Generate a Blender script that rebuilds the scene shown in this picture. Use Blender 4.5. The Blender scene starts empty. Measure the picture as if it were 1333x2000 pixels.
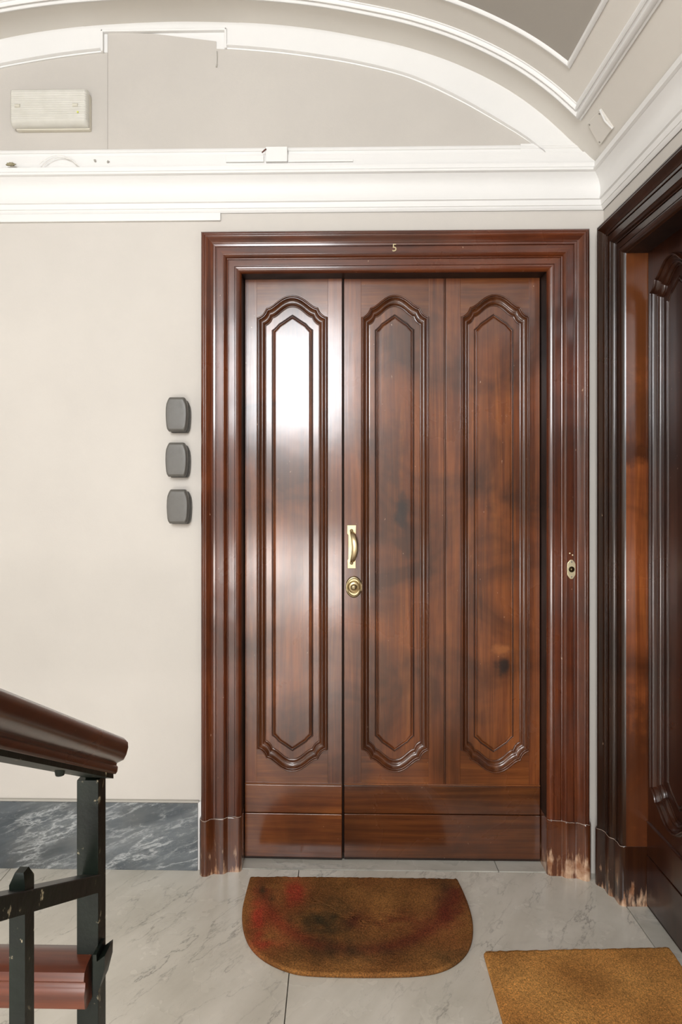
import bpy, bmesh, math, random
from mathutils import Vector, Matrix, noise
random.seed(7)
PI = math.pi
scene = bpy.context.scene

# ------------------------------------------------------------------ camera
F = 1333.0                      # focal length in pixels of the 1333 x 2000 frame
VX, VY = 655.0, 950.0           # vanishing point of the depth lines
YAW = math.radians(1.2)
CX = VX - F * math.tan(YAW)     # principal point
H = 1.39                        # eye height
cam_d = bpy.data.cameras.new('camera')
cam = bpy.data.objects.new('camera', cam_d)
scene.collection.objects.link(cam)
cam.location = (0, 0, H)
cam.rotation_euler = (PI / 2, 0, YAW)
cam_d.sensor_fit = 'VERTICAL'
cam_d.sensor_height = 36.0
cam_d.lens = 36.0 * F / 2000.0
cam_d.shift_x = (666.5 - CX) / 2000.0
cam_d.shift_y = (VY - 1000.0) / 2000.0
cam_d.clip_start = 0.05
scene.camera = cam

# ------------------------------------------------------------------ light
YB = 2.473                      # back wall
XR = 0.965                      # right wall
XL = -2.133                     # left wall
YE = -1.5                       # wall behind the camera
w = bpy.data.worlds.new('world'); scene.world = w; w.use_nodes = True
w.node_tree.nodes['Background'].inputs[0].default_value = (0.75, 0.85, 1, 1)
w.node_tree.nodes['Background'].inputs[1].default_value = 0.4

def area(name, loc, rot, sx, sy, power, col):
    d = bpy.data.lights.new(name, 'AREA'); d.shape = 'RECTANGLE'; d.size = sx; d.size_y = sy
    d.energy = power; d.color = col
    o = bpy.data.objects.new(name, d); scene.collection.objects.link(o)
    o.location = loc; o.rotation_euler = rot
    return o
# daylight entering through the landing window behind the camera
area('window_daylight', (-0.50, YE - 0.02, 2.42), (PI / 2, 0, 0), 0.98, 1.06, 100, (0.95, 0.975, 1.0))
area('low_reflection_light', (-0.50, YE - 0.02, 0.52), (PI / 2, 0, 0), 0.98, 0.66, 44, (1.0, 0.95, 0.91))  # added lamp, gives the lower reflection on the door
# weak fill light added at the closed left wall, no known source there
area('left_fill_light', (XL + 0.03, -0.5, 1.75), (PI / 2, 0, -PI / 2), 1.9, 1.3, 7, (1.0, 0.96, 0.92))

vs = scene.view_settings
vs.view_transform = 'Standard'; vs.look = 'None'; vs.gamma = 1; vs.use_curve_mapping = False
vs.exposure = 0.12

# ------------------------------------------------------------------ helpers
def P(px, py, Y):               # point of the plane y = Y seen at a pixel
    dx = (px - CX) / F; dz = -(py - VY) / F
    wx = dx * math.cos(YAW) - math.sin(YAW); wy = dx * math.sin(YAW) + math.cos(YAW)
    t = Y / wy
    return Vector((wx * t, Y, H + dz * t))
def PF(px, py, z=0.0):          # point of the horizontal plane z
    dx = (px - CX) / F; dz = -(py - VY) / F
    t = (z - H) / dz
    return Vector(((dx * math.cos(YAW) - math.sin(YAW)) * t, (dx * math.sin(YAW) + math.cos(YAW)) * t, z))

def link(o, parent=None):
    scene.collection.objects.link(o)
    if parent: o.parent = parent
    return o
def mesh(name, verts, faces, mat, parent=None, angle=32, mats=None, fm=None):
    me = bpy.data.meshes.new(name)
    me.from_pydata([tuple(v) for v in verts], [], faces)
    bm = bmesh.new(); bm.from_mesh(me)
    bmesh.ops.remove_doubles(bm, verts=bm.verts, dist=1e-5) if fm is None else None
    bmesh.ops.recalc_face_normals(bm, faces=bm.faces)
    a = math.radians(angle)
    for f in bm.faces: f.smooth = True
    for e in bm.edges:
        if len(e.link_faces) == 2:
            e.smooth = e.calc_face_angle(0) < a
    bm.to_mesh(me); bm.free()
    for m in (mats or [mat]): me.materials.append(m)
    if fm:
        for p, k in zip(me.polygons, fm): p.material_index = k
    o = bpy.data.objects.new(name, me)
    wn_ = o.modifiers.new('weighted', 'WEIGHTED_NORMAL'); wn_.keep_sharp = True; wn_.weight = 80
    return link(o, parent)
def empty(name, loc=(0, 0, 0), rz=0):
    o = bpy.data.objects.new(name, None); o.location = loc; o.rotation_euler = (0, 0, rz)
    o.empty_display_size = 0.1
    return link(o)
def tag(o, label=None, cat=None, kind=None, group=None):
    if label: o['label'] = label
    if cat: o['category'] = cat
    if kind: o['kind'] = kind
    if group: o['group'] = group
    return o

class MB:                       # collects shapes into one mesh
    def __init__(s): s.v = []; s.f = []
    def add(s, vs_, fs):
        n = len(s.v); s.v += [Vector(v) for v in vs_]; s.f += [tuple(i + n for i in f) for f in fs]; return s
    def box(s, a, b, bev=0.0):
        x0, y0, z0 = a; x1, y1, z1 = b
        if bev <= 0:
            s.add([(x, y, z) for z in (z0, z1) for y in (y0, y1) for x in (x0, x1)],
                  [(0, 2, 3, 1), (4, 5, 7, 6), (0, 1, 5, 4), (2, 6, 7, 3), (0, 4, 6, 2), (1, 3, 7, 5)])
        else:
            bm = bmesh.new()
            bmesh.ops.create_cube(bm, size=1)
            for v in bm.verts:
                v.co = Vector((x0 + (v.co.x + .5) * (x1 - x0), y0 + (v.co.y + .5) * (y1 - y0), z0 + (v.co.z + .5) * (z1 - z0)))
            bmesh.ops.bevel(bm, geom=bm.edges[:], offset=bev, segments=2, profile=.6, affect='EDGES')
            bm.verts.ensure_lookup_table()
            s.add([v.co.copy() for v in bm.verts], [tuple(v.index for v in f.verts) for f in bm.faces]); bm.free()
        return s
    def loft(s, rings, cap=True, closed=True):      # rings: lists of equal length
        n = len(rings[0]); base = len(s.v)
        for r in rings: s.v += [Vector(v) for v in r]
        for k in range(len(rings) - 1):
            for i in range(n if closed else n - 1):
                j = (i + 1) % n
                s.f.append((base + k * n + i, base + k * n + j, base + (k + 1) * n + j, base + (k + 1) * n + i))
        if cap:
            s.f.append(tuple(base + i for i in range(n))[::-1])
            s.f.append(tuple(base + (len(rings) - 1) * n + i for i in range(n)))
        return s
    def tube(s, pts, r, n=10, cap=True):
        pts = [Vector(p) for p in pts]; rings = []
        for i, p in enumerate(pts):
            t = (pts[min(i + 1, len(pts) - 1)] - pts[max(i - 1, 0)]).normalized()
            u = t.cross(Vector((0, 0, 1)))
            if u.length < .05: u = t.cross(Vector((1, 0, 0)))
            u.normalize(); v = t.cross(u)
            rr = r[i] if isinstance(r, (list, tuple)) else r
            rings.append([p + u * math.cos(2 * PI * k / n) * rr + v * math.sin(2 * PI * k / n) * rr for k in range(n)])
        return s.loft(rings, cap)
    def build(s, name, mat, parent=None, angle=32):
        return mesh(name, s.v, s.f, mat, parent, angle)

def bez(p0, p1, p2, p3, n):
    out = []
    for i in range(n + 1):
        t = i / n; a = (1 - t) ** 3; b = 3 * t * (1 - t) ** 2; c = 3 * t * t * (1 - t); d = t ** 3
        out.append((a * p0[0] + b * p1[0] + c * p2[0] + d * p3[0], a * p0[1] + b * p1[1] + c * p2[1] + d * p3[1]))
    return out
def qbez(p0, c, p1, n):
    return [((1 - i / n) ** 2 * p0[0] + 2 * i / n * (1 - i / n) * c[0] + (i / n) ** 2 * p1[0],
             (1 - i / n) ** 2 * p0[1] + 2 * i / n * (1 - i / n) * c[1] + (i / n) ** 2 * p1[1]) for i in range(n + 1)]

# ------------------------------------------------------------------ materials
def newmat(name):
    m = bpy.data.materials.new(name); m.use_nodes = True
    nt = m.node_tree; return m, nt, nt.nodes['Principled BSDF']
def N(nt, t, **kw):
    n = nt.nodes.new(t)
    for k, v in kw.items():
        if k.startswith('i_'):
            key = k[2:]; key = int(key) if key.isdigit() else key.replace('_', ' ')
            n.inputs[key].default_value = v
        else: setattr(n, k, v)
    return n
def coords(nt, scale=(1, 1, 1), loc=(0, 0, 0), rot=(0, 0, 0)):
    tc = N(nt, 'ShaderNodeTexCoord'); mp = N(nt, 'ShaderNodeMapping')
    mp.inputs['Scale'].default_value = scale; mp.inputs['Location'].default_value = loc
    src = tc.outputs['Object']
    if any(rot):
        mr = N(nt, 'ShaderNodeMapping'); mr.inputs['Rotation'].default_value = rot
        nt.links.new(src, mr.inputs['Vector']); src = mr.outputs[0]
    nt.links.new(src, mp.inputs['Vector']); return mp.outputs[0]
def nz(nt, vec, scale, detail=4, rough=.55, dist=0.0):
    n = N(nt, 'ShaderNodeTexNoise'); n.inputs['Scale'].default_value = scale; n.inputs['Detail'].default_value = detail
    n.inputs['Roughness'].default_value = rough; n.inputs['Distortion'].default_value = dist
    nt.links.new(vec, n.inputs['Vector']); return n.outputs['Fac']
def ramp(nt, fac, stops, interp='LINEAR'):
    r = N(nt, 'ShaderNodeValToRGB'); r.color_ramp.interpolation = interp
    els = r.color_ramp.elements
    while len(els) > 1: els.remove(els[-1])
    els[0].position = stops[0][0]; c = stops[0][1]; els[0].color = (*c, 1) if len(c) == 3 else c
    for p, c in stops[1:]:
        e = els.new(p); e.color = (*c, 1) if len(c) == 3 else c
    nt.links.new(fac, r.inputs[0]); return r.outputs[0]
def mixc(nt, fac, a, b, mode='MIX'):
    m = N(nt, 'ShaderNodeMix', data_type='RGBA', blend_type=mode)
    for s, v in ((m.inputs[0], fac), (m.inputs[6], a), (m.inputs[7], b)):
        if hasattr(v, 'is_linked') or hasattr(v, 'links'): nt.links.new(v, s)
        elif isinstance(v, (int, float)): s.default_value = v
        else: s.default_value = (*v, 1)
    return m.outputs[2]
def mth(nt, op, a, b=None, c=None, clamp=False):
    m = N(nt, 'ShaderNodeMath', operation=op); m.use_clamp = clamp
    for i, v in enumerate((a, b, c)):
        if v is None: continue
        if isinstance(v, (int, float)): m.inputs[i].default_value = v
        else: nt.links.new(v, m.inputs[i])
    return m.outputs[0]
def bump(nt, bs, h, strength=.2, dist=.002, coat=False):
    b = N(nt, 'ShaderNodeBump'); b.inputs['Strength'].default_value = strength; b.inputs['Distance'].default_value = dist
    nt.links.new(h, b.inputs['Height']); nt.links.new(b.outputs[0], bs.inputs['Normal'])
    if coat: nt.links.new(b.outputs[0], bs.inputs['Coat Normal'])
g = lambda v: (v,) * 3

def paint(name, col, rough=.75, var=.05, bmp=.12):
    m, nt, bs = newmat(name)
    v = coords(nt)
    f = nz(nt, v, 2.2, 5, .6)
    dk = tuple(c * (1 - var) for c in col); lt = tuple(min(1, c * (1 + var * .5)) for c in col)
    nt.links.new(ramp(nt, f, [(.3, dk), (.7, lt)]), bs.inputs['Base Color'])
    bs.inputs['Roughness'].default_value = rough
    h = mth(nt, 'ADD', nz(nt, v, 160, 3), mth(nt, 'MULTIPLY', nz(nt, v, 14, 3), 1.5))
    bump(nt, bs, h, bmp, .0015)
    return m
M_wall = paint('wall_paint', (.575, .54, .495))
M_lun = paint('lunette_paint', (.52, .487, .445), .8, .05, .18)
M_white = paint('white_plaster', (.765, .755, .735), .55, .03, .10)
M_vault = paint('vault_paint', (.70, .665, .61), .7)
M_dark = paint('taupe_vault_paint', (.37, .34, .30), .8, .03)
M_rear = paint('landing_paint', (.62, .585, .53))

def wood(name, axis, tone=1.0, red=0.0, wear=False, blot=(), rough=.30, coat=1.0, crough=.13, off=0, mott=.6):
    """varnished walnut: grain runs along axis (x or z of the piece's own space)"""
    m, nt, bs = newmat(name)
    sc = {'z': (38, 38, 1.3), 'x': (1.3, 38, 38), 'y': (38, 1.3, 38)}[axis]
    v = coords(nt, sc, (off, off * .3, off * .7))
    v0 = coords(nt)
    gr = nz(nt, v, 1.0, 7, .62, 1.2)
    fine = nz(nt, coords(nt, tuple(s * 6 for s in sc)), 1.0, 3, .6)
    blo = nz(nt, v0, 3.2, 4, .55, .6)
    T = lambda r, g_, b: (r * tone * (1 + red * .1), g_ * tone * (1 - red * .25), b * tone * (1 - red * .05))
    c = ramp(nt, gr, [(.25, T(.090, .024, .008)), (.45, T(.150, .042, .012)), (.6, T(.205, .062, .016)), (.8, T(.29, .098, .026))])
    dkm = ramp(nt, blo, [(.36, g(mott)), (.60, g(1.12))])
    c = mixc(nt, 1.0, c, dkm, 'MULTIPLY')
    c = mixc(nt, mth(nt, 'MULTIPLY', ramp(nt, fine, [(.50, g(0)), (.72, g(1))]), .35), c, T(.05, .016, .008))
    sep = N(nt, 'ShaderNodeSeparateXYZ'); nt.links.new(v0, sep.inputs[0])
    for (bx, bz, rx, rz, col, amt) in blot:
        dx = mth(nt, 'DIVIDE', mth(nt, 'SUBTRACT', sep.outputs[0], bx), rx)
        dz = mth(nt, 'DIVIDE', mth(nt, 'SUBTRACT', sep.outputs[2], bz), rz)
        d = mth(nt, 'SQRT', mth(nt, 'ADD', mth(nt, 'MULTIPLY', dx, dx), mth(nt, 'MULTIPLY', dz, dz)))
        d = mth(nt, 'ADD', d, mth(nt, 'MULTIPLY', mth(nt, 'SUBTRACT', nz(nt, v0, 22, 4), .5), 1.6))
        mk = mth(nt, 'MULTIPLY', ramp(nt, d, [(.25, g(1)), (1.0, g(0))], 'EASE'), amt)
        c = mixc(nt, mk, c, col)
    # small chips in the varnish
    ch = ramp(nt, nz(nt, coords(nt, (90, 90, 50)), 1.0, 2, .5), [(.765, g(0)), (.80, g(1))])
    c = mixc(nt, mth(nt, 'MULTIPLY', ch, .55), c, (.62, .42, .30))
    if wear:        # bare wood at the foot, worn by mops and shoes
        wn = nz(nt, coords(nt, (70, 70, 11)), 1.0, 5, .65)
        zz = mth(nt, 'DIVIDE', sep.outputs[2], .15)
        gt_ = mth(nt, 'MULTIPLY', mth(nt, 'SUBTRACT', nz(nt, v0, 11, 2), .5), .7)
        k = mth(nt, 'SUBTRACT', mth(nt, 'ADD', mth(nt, 'ADD', wn, .08), gt_), mth(nt, 'MULTIPLY', zz, .34))
        wm = ramp(nt, k, [(.46, g(0)), (.60, g(1))])
        c = mixc(nt, mth(nt, 'MULTIPLY', wm, .9), c, ramp(nt, nz(nt, v0, 30, 3), [(.35, (.30, .13, .06)), (.65, (.62, .42, .28))]))
    nt.links.new(c, bs.inputs['Base Color'])
    nt.links.new(ramp(nt, blo, [(.3, g(rough * 1.15)), (.7, g(rough * .85))]), bs.inputs['Roughness'])
    bs.inputs['Coat Weight'].default_value = coat; bs.inputs['Coat Roughness'].default_value = crough
    bs.inputs['Coat IOR'].default_value = 1.5; bs.inputs['Specular IOR Level'].default_value = .35
    h = mth(nt, 'ADD', mth(nt, 'MULTIPLY', gr, .5), mth(nt, 'MULTIPLY', nz(nt, v0, 7, 2), 2.2))
    bump(nt, bs, h, .14, .0016, True)
    return m
M_wv = wood('walnut_vertical', 'z', .95, .1, crough=.18, mott=.45)
M_wh = wood('walnut_horizontal', 'x', .85, off=3)
M_whd = wood('walnut_kick_dark', 'x', .5, off=31)
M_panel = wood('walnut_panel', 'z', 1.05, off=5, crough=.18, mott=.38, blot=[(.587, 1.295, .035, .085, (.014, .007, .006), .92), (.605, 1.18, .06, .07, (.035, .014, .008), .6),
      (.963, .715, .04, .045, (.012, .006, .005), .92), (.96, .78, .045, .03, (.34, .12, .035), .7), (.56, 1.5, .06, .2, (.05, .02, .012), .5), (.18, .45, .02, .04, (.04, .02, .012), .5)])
M_mould = wood('walnut_moulding', 'z', .58, .1, off=9)
M_cv = wood('walnut_casing_vertical', 'z', .56, .6, off=11, coat=.7)
M_chz = wood('walnut_casing_horizontal', 'x', .56, .6, off=12, coat=.7)
M_pld = wood('shaded_plinth', 'z', .16, .3, wear=True, off=16)  # side door plinth: foot wear kept, shade painted into the tone
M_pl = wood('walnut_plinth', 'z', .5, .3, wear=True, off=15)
M_dcv = wood('shaded_casing', 'z', .13, off=41, coat=.5)  # casing copy darkened: shade on the side door painted in
M_dleaf = wood('shaded_walnut', 'z', .17, .6, off=43, coat=.6)  # leaf wood of the side door with its shade in the colour
M_jamb = wood('lit_walnut_jamb', 'z', 1.3, .1, off=45, coat=.3, mott=.4, blot=[(0, 1.5, 3, .05, (.05, .014, .005), .85), (0, 2.0, 3, .55, (.10, .03, .008), .8), (0, .35, 3, .5, (.07, .02, .007), .85)])  # light on the far jamb painted as orange, dark bands above and below
M_core = wood('shaded_walnut_core', 'z', .10, off=17, coat=.05, rough=.6)  # near-black core wood; on the jambs it paints the recess shade
M_rail = wood('handrail_wood', 'y', .15, .6, off=20, crough=.22)
M_rail2 = wood('guard_rail_wood', 'x', .52, .9, off=22, crough=.16, coat=.5)

def metal(name, col, rough, metallic=1.0, var=.15, bmp=.05, scale=30):
    m, nt, bs = newmat(name); v = coords(nt)
    f = nz(nt, v, scale, 4)
    nt.links.new(ramp(nt, f, [(.3, tuple(c * (1 - var) for c in col)), (.7, col)]), bs.inputs['Base Color'])
    nt.links.new(ramp(nt, f, [(.3, g(rough * 1.2)), (.7, g(rough * .8))]), bs.inputs['Roughness'])
    bs.inputs['Metallic'].default_value = metallic
    bump(nt, bs, nz(nt, v, scale * 10, 2), bmp, .0005)
    return m
M_brass = metal('polished_brass', (.62, .50, .30), .36)
M_oldb = metal('aged_brass', (.46, .38, .23), .33)
M_pale = metal('pale_brass_plate', (.78, .68, .45), .45, .7)
M_bdark = metal('dark_bronze', (.10, .075, .04), .3)
M_box = metal('grey_lacquer', (.115, .108, .096), .42, 0.0, .08, .12, 60)
M_boxd = metal('dark_rubber', (.045, .043, .038), .5, 0.0, .1, .1, 60)
M_screw = metal('steel_screw', (.35, .33, .3), .4)
M_plast = metal('cream_plastic', (.66, .62, .52), .4, 0.0, .04)
M_wplast = metal('white_plastic', (.80, .78, .74), .4, 0.0, .03)
M_brown = metal('brown_spot', (.10, .025, .012), .5, 0.0)
M_led = metal('green_indicator', (.62, .66, .12), .3, 0.0, .02)

def mk_iron():
    m, nt, bs = newmat('green_black_painted_iron'); v = coords(nt)
    c = ramp(nt, nz(nt, v, 18, 5), [(.3, (.003, .0045, .0035)), (.7, (.008, .012, .008))])
    ch = ramp(nt, nz(nt, v, 55, 4, .6), [(.62, g(0)), (.66, g(1))])
    big = ramp(nt, nz(nt, v, 12, 2), [(.48, g(0)), (.58, g(1))])
    c = mixc(nt, mth(nt, 'MULTIPLY', ch, big), c, (.42, .36, .24))
    nt.links.new(c, bs.inputs['Base Color']); bs.inputs['Roughness'].default_value = .42; bs.inputs['Specular IOR Level'].default_value = .22
    bump(nt, bs, nz(nt, v, 60, 4), .3, .002); return m
M_iron = mk_iron()

def marble(name, base, vein, vscale, cloud, rot, sx, rough=.2, strength=.8, thin=.018, dirt=.25):
    m, nt, bs = newmat(name)
    v = coords(nt, sx, (1.3, .4, .2), rot)
    n1 = N(nt, 'ShaderNodeTexNoise'); n1.inputs['Scale'].default_value = vscale * .7; n1.inputs['Detail'].default_value = 6; n1.inputs['Roughness'].default_value = .6
    nt.links.new(v, n1.inputs['Vector'])
    a = mth(nt, 'ABSOLUTE', mth(nt, 'SUBTRACT', n1.outputs['Fac'], .5))
    veins = ramp(nt, a, [(0, g(1)), (thin, g(.25)), (thin * 2.6, g(0))])
    b_ = mth(nt, 'ABSOLUTE', mth(nt, 'SUBTRACT', nz(nt, v, vscale * 1.9, 5, .65), .47))
    veins2 = ramp(nt, b_, [(0, g(.6)), (thin * .7, g(0))])
    gate = ramp(nt, nz(nt, v, vscale * .8, 2), [(.42, g(0)), (.62, g(1))])
    k = mth(nt, 'MULTIPLY', mth(nt, 'MAXIMUM', veins, mth(nt, 'MULTIPLY', veins2, .8)), gate)
    cl = ramp(nt, nz(nt, v, vscale * .5, 4, .6, .3), [(.3, cloud), (.7, base)])
    cl = mixc(nt, mth(nt, 'MULTIPLY', ramp(nt, nz(nt, coords(nt), 3.0, 5, .65), [(.45, g(0)), (.75, g(1))]), dirt), cl, (.30, .27, .20))
    c = mixc(nt, mth(nt, 'MULTIPLY', k, strength), cl, vein)
    sp = ramp(nt, nz(nt, coords(nt), 300, 2), [(.72, g(0)), (.78, g(1))])
    c = mixc(nt, mth(nt, 'MULTIPLY', sp, .25), c, (.12, .11, .09))
    nt.links.new(c, bs.inputs['Base Color'])
    nt.links.new(ramp(nt, nz(nt, coords(nt), 5, 4), [(.3, g(rough * .8)), (.7, g(rough * 1.5))]), bs.inputs['Roughness'])
    bump(nt, bs, nz(nt, coords(nt), 7, 3), .05, .002)
    return m
M_marble = marble('white_veined_marble', (.69, .655, .585), (.15, .14, .12), 6.5, (.56, .53, .46), (0, 0, -1.0), (.6, 2.0, 1), .22, .62, .008)
M_thr = marble('threshold_marble', (.62, .60, .55), (.2, .2, .18), 3.5, (.40, .385, .335), (0, 0, .2), (1, 2, 1), .26, .5, .012)
M_bard = marble('blue_grey_marble', (.155, .172, .185), (.50, .52, .52), 6.5, (.055, .066, .076), (0, .33, 0), (.7, 1, 3.0), .22, .7, .016, .2)
M_chip = paint('chipped_varnish', (.42, .33, .27), .8)
M_grout = paint('grout', (.13, .115, .09), .9)
M_cement = paint('cement_strip', (.40, .38, .34), .9)

# ------------------------------------------------------------------ floor
floor_o = MB().box((XL - .1, YE - .1, -.08), (XR + .1, YB + .1, -.012)).build('floor', M_grout)
tag(floor_o, 'pale grey veined marble landing floor in large slabs', 'floor', 'structure')
JX = PF(568, 1870).x
gp = .0012
for (x0, x1, y0, y1) in ((XL, JX - 1.05, .95, YB), (JX - 1.05, JX, .95, YB), (JX, XR, .95, YB),
                         (XL, JX - .5, YE, .95), (JX - .5, JX + .55, YE, .95), (JX + .55, XR, YE, .95)):
    MB().box((x0 + gp, y0 + gp, -.012), (x1 - gp, y1 - gp, 0), .0015).build('marble_slab', M_marble, floor_o)
DX0, DX1 = -.34, .761           # opening of the door facing the camera
MB().box((DX0 + .001, YB + gp, -.012), (P(975, 1690, YB).x - gp, YB + .13, .002), .002).build('threshold_slab', M_thr, floor_o)
MB().box((P(975, 1690, YB).x + gp, YB + gp, -.012), (DX1 - .001, YB + .13, .002), .002).build('threshold_slab', M_thr, floor_o)
D2Y = 2.28                      # far jamb of the door in the right wall
DW = DX1 - DX0
MB().box((XR + gp, D2Y - DW + .001, -.012), (XR + .13, D2Y - .001, .001), .002).build('threshold_slab', M_thr, floor_o)

# ------------------------------------------------------------------ walls
ZO = 2.162                      # height of both door openings
wb = MB()
wb.box((XL - .1, YB, -.02), (DX0 - .02, YB + .14, 3.2)); wb.box((DX1 + .02, YB, -.02), (XR + .14, YB + .14, 3.2)); wb.box((DX0 - .02, YB, ZO + .02), (DX1 + .02, YB + .14, 3.2))
wall_back = wb.build('wall_back', M_wall)
tag(wall_back, 'warm greige painted wall around the wooden entrance door', 'wall', 'structure')
wr = MB()
wr.box((XR, D2Y + .02, -.02), (XR + .14, YB, 3.2)); wr.box((XR, YE - .1, -.02), (XR + .14, D2Y - DW - .02, 3.2)); wr.box((XR, D2Y - DW - .02, ZO + .02), (XR + .14, D2Y + .02, 3.2))
tag(wr.build('wall_right', M_wall), 'narrow greige wall around the dark side door', 'wall', 'structure')
tag(MB().box((XL - .1, YE, -.02), (XL, YB, 3.2)).build('wall_left', M_rear), 'greige wall on the stair side, out of view', 'wall', 'structure')
# rear wall with the window opening
we = MB(); wx0, wx1 = -1.0, 0.0
wins = ((.18, .86), (1.88, 2.96))  # the low opening is made up for the lower door reflection
we.box((XL - .1, YE - .12, -.02), (wx0, YE, 3.2)); we.box((wx1, YE - .12, -.02), (XR + .14, YE, 3.2))
for z0_, z1_ in ((-.02, wins[0][0]), (wins[0][1], wins[1][0]), (wins[1][1], 3.2)): we.box((wx0, YE - .12, z0_), (wx1, YE, z1_))
tag(we.build('wall_rear', M_rear), 'greige wall behind the viewer, out of view', 'wall', 'structure')
for k, (z0_, z1_) in enumerate(wins):
    wn = empty('window_%d' % (k + 1), ((wx0 + wx1) / 2, YE, z0_)); tag(wn, ('low window added behind the viewer for the lower door reflection, out of view', 'high landing window behind the viewer, out of view')[k], 'window', 'structure')
    fr = MB(); cw = (wx1 - wx0) / 2; hh = z1_ - z0_
    for a, b in (((-cw, -.05, 0), (-cw + .03, .02, hh)), ((cw - .03, -.05, 0), (cw, .02, hh)), ((-cw, -.05, 0), (cw, .02, .03)), ((-cw, -.05, hh - .03), (cw, .02, hh))):
        fr.box(a, b)
    fr.build('window_frame', M_white, wn)

# ------------------------------------------------------------------ vault (barrel along the depth)
cpts = [(0, 46), (95, 47), (185, 51), (275, 60.5), (360, 75), (455, 96), (550, 128), (640, 172), (710, 220), (770, 274), (808, 311), (840, 345), (868, 385)]
XC = P(340, 100, YB).x
half = [(P(340 + dx, y, YB).x - XC, P(340 + dx, y, YB).z) for dx, y in cpts]
WH = XR - XC
half[-1] = (WH, half[-1][1])
def cat(pts, n=6):
    out = []
    for i in range(len(pts) - 1):
        p0 = pts[i - 1] if i else (-pts[1][0], pts[1][1]); p1 = pts[i]; p2 = pts[i + 1]
        p3 = pts[i + 2] if i + 2 < len(pts) else (2 * p2[0] - p1[0], 2 * p2[1] - p1[1])
        for k in range(n):
            t = k / n
            out.append(tuple(.5 * (2 * p1[j] + (p2[j] - p0[j]) * t + (2 * p0[j] - 5 * p1[j] + 4 * p2[j] - p3[j]) * t * t + (3 * p1[j] - p0[j] - 3 * p2[j] + p3[j]) * t ** 3) for j in (0, 1)))
    out.append(pts[-1]); return out
hc = cat(half)
curve = [(XC - x, z) for x, z in hc[::-1]] + [(XC + x, z) for x, z in hc[1:]]
NC = len(curve)
def cnorm(i):                   # inward normal of the vault section
    a = curve[max(i - 1, 0)]; b = curve[min(i + 1, NC - 1)]
    t = Vector((b[0] - a[0], b[1] - a[1])).normalized()
    return Vector((t.y, -t.x))
def cidx(px, py):
    q = P(px, py, YB)
    return min(range(NC), key=lambda i: (curve[i][0] - q.x) ** 2 + (curve[i][1] - q.z) ** 2)
iM = cidx(1110, 274); iF = cidx(1064, 230); jM, jF = NC - 1 - iM, NC - 1 - iF
YM, YFd = 2.335, 2.184
YR = -1.1
ys = [YB + .02, YM, YFd, YR, YE - .05]
vv = []; ff = []; fm = []
for y in ys:
    for x, z in curve: vv.append((x, y, z))
for k in range(len(ys) - 1):
    for i in range(NC - 1):
        ff.append((k * NC + i, k * NC + i + 1, (k + 1) * NC + i + 1, (k + 1) * NC + i))
        fm.append(1 if (k == 2 and jF <= i < iF) else 0)
# outer skin gives the vault thickness
nb = len(vv)
for y in (ys[0], ys[-1]):
    for i, (x, z) in enumerate(curve): vv.append((x + (x - XC) * .06, y, z + .12))
for i in range(NC - 1): ff.append((nb + i, nb + NC + i, nb + NC + i + 1, nb + i + 1)); fm.append(0)
ceiling = mesh('ceiling', vv, ff, None, None, 40, [M_vault, M_dark], fm)
tag(ceiling, 'barrel vaulted ceiling with a dark taupe field framed by white mouldings', 'ceiling', 'structure')

def vault_frame(name, i0, i1, y0, y1, prof, mat):
    """moulding frame on the vault: profile (w, n), w grows into the framed field"""
    # width along the arc is approximated by index interpolation on arc length
    L = [0]
    for i in range(NC - 1): L.append(L[-1] + math.dist(curve[i], curve[i + 1]))
    def at(s):
        s = max(0, min(L[-1], s)); i = 0
        while i < NC - 2 and L[i + 1] < s: i += 1
        t = (s - L[i]) / (L[i + 1] - L[i]); n0 = cnorm(i); n1 = cnorm(i + 1)
        return Vector(curve[i]).lerp(Vector(curve[i + 1]), t), n0.lerp(n1, t).normalized()
    # cross arcs (far and near)
    for yy, sg in ((y0, -1), (y1, 1)):
        rings = []
        for (w_, n_) in prof:
            sa, sb = L[i0] + w_, L[i1] - w_; r = []
            for k in range(81):
                p, nn = at(sa + (sb - sa) * k / 80); q = p + nn * n_
                r.append((q.x, yy + sg * w_, q.y))
            rings.append(r)
        MB().loft(rings, False, False).build(name, mat, ceiling, 40)
    for s0, sg in ((L[i0], 1), (L[i1], -1)):
        rings = []
        for (w_, n_) in prof:
            p, nn = at(s0 + sg * w_); q = p + nn * n_
            rings.append([(q.x, y0 - w_, q.y), (q.x, y1 + w_, q.y)])
        MB().loft(rings, False, False).build(name, mat, ceiling, 40)
pr1 = [(0, 0), (0, .006), (.006, .007), (.008, .012), (.013, .017), (.019, .018), (.024, .014), (.026, .008), (.030, .008), (.031, .013), (.036, .014), (.040, .010), (.042, .004), (.046, .003), (.046, -.002)]
vault_frame('vault_moulding', jM, iM, YM, YR, pr1, M_white)
pr2 = [(0, 0), (0, .004), (.004, .007), (.010, .008), (.015, .005), (.018, -.001)]
vault_frame('field_bead', jF, iF, YFd, YR + .15, pr2, M_white)

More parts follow.
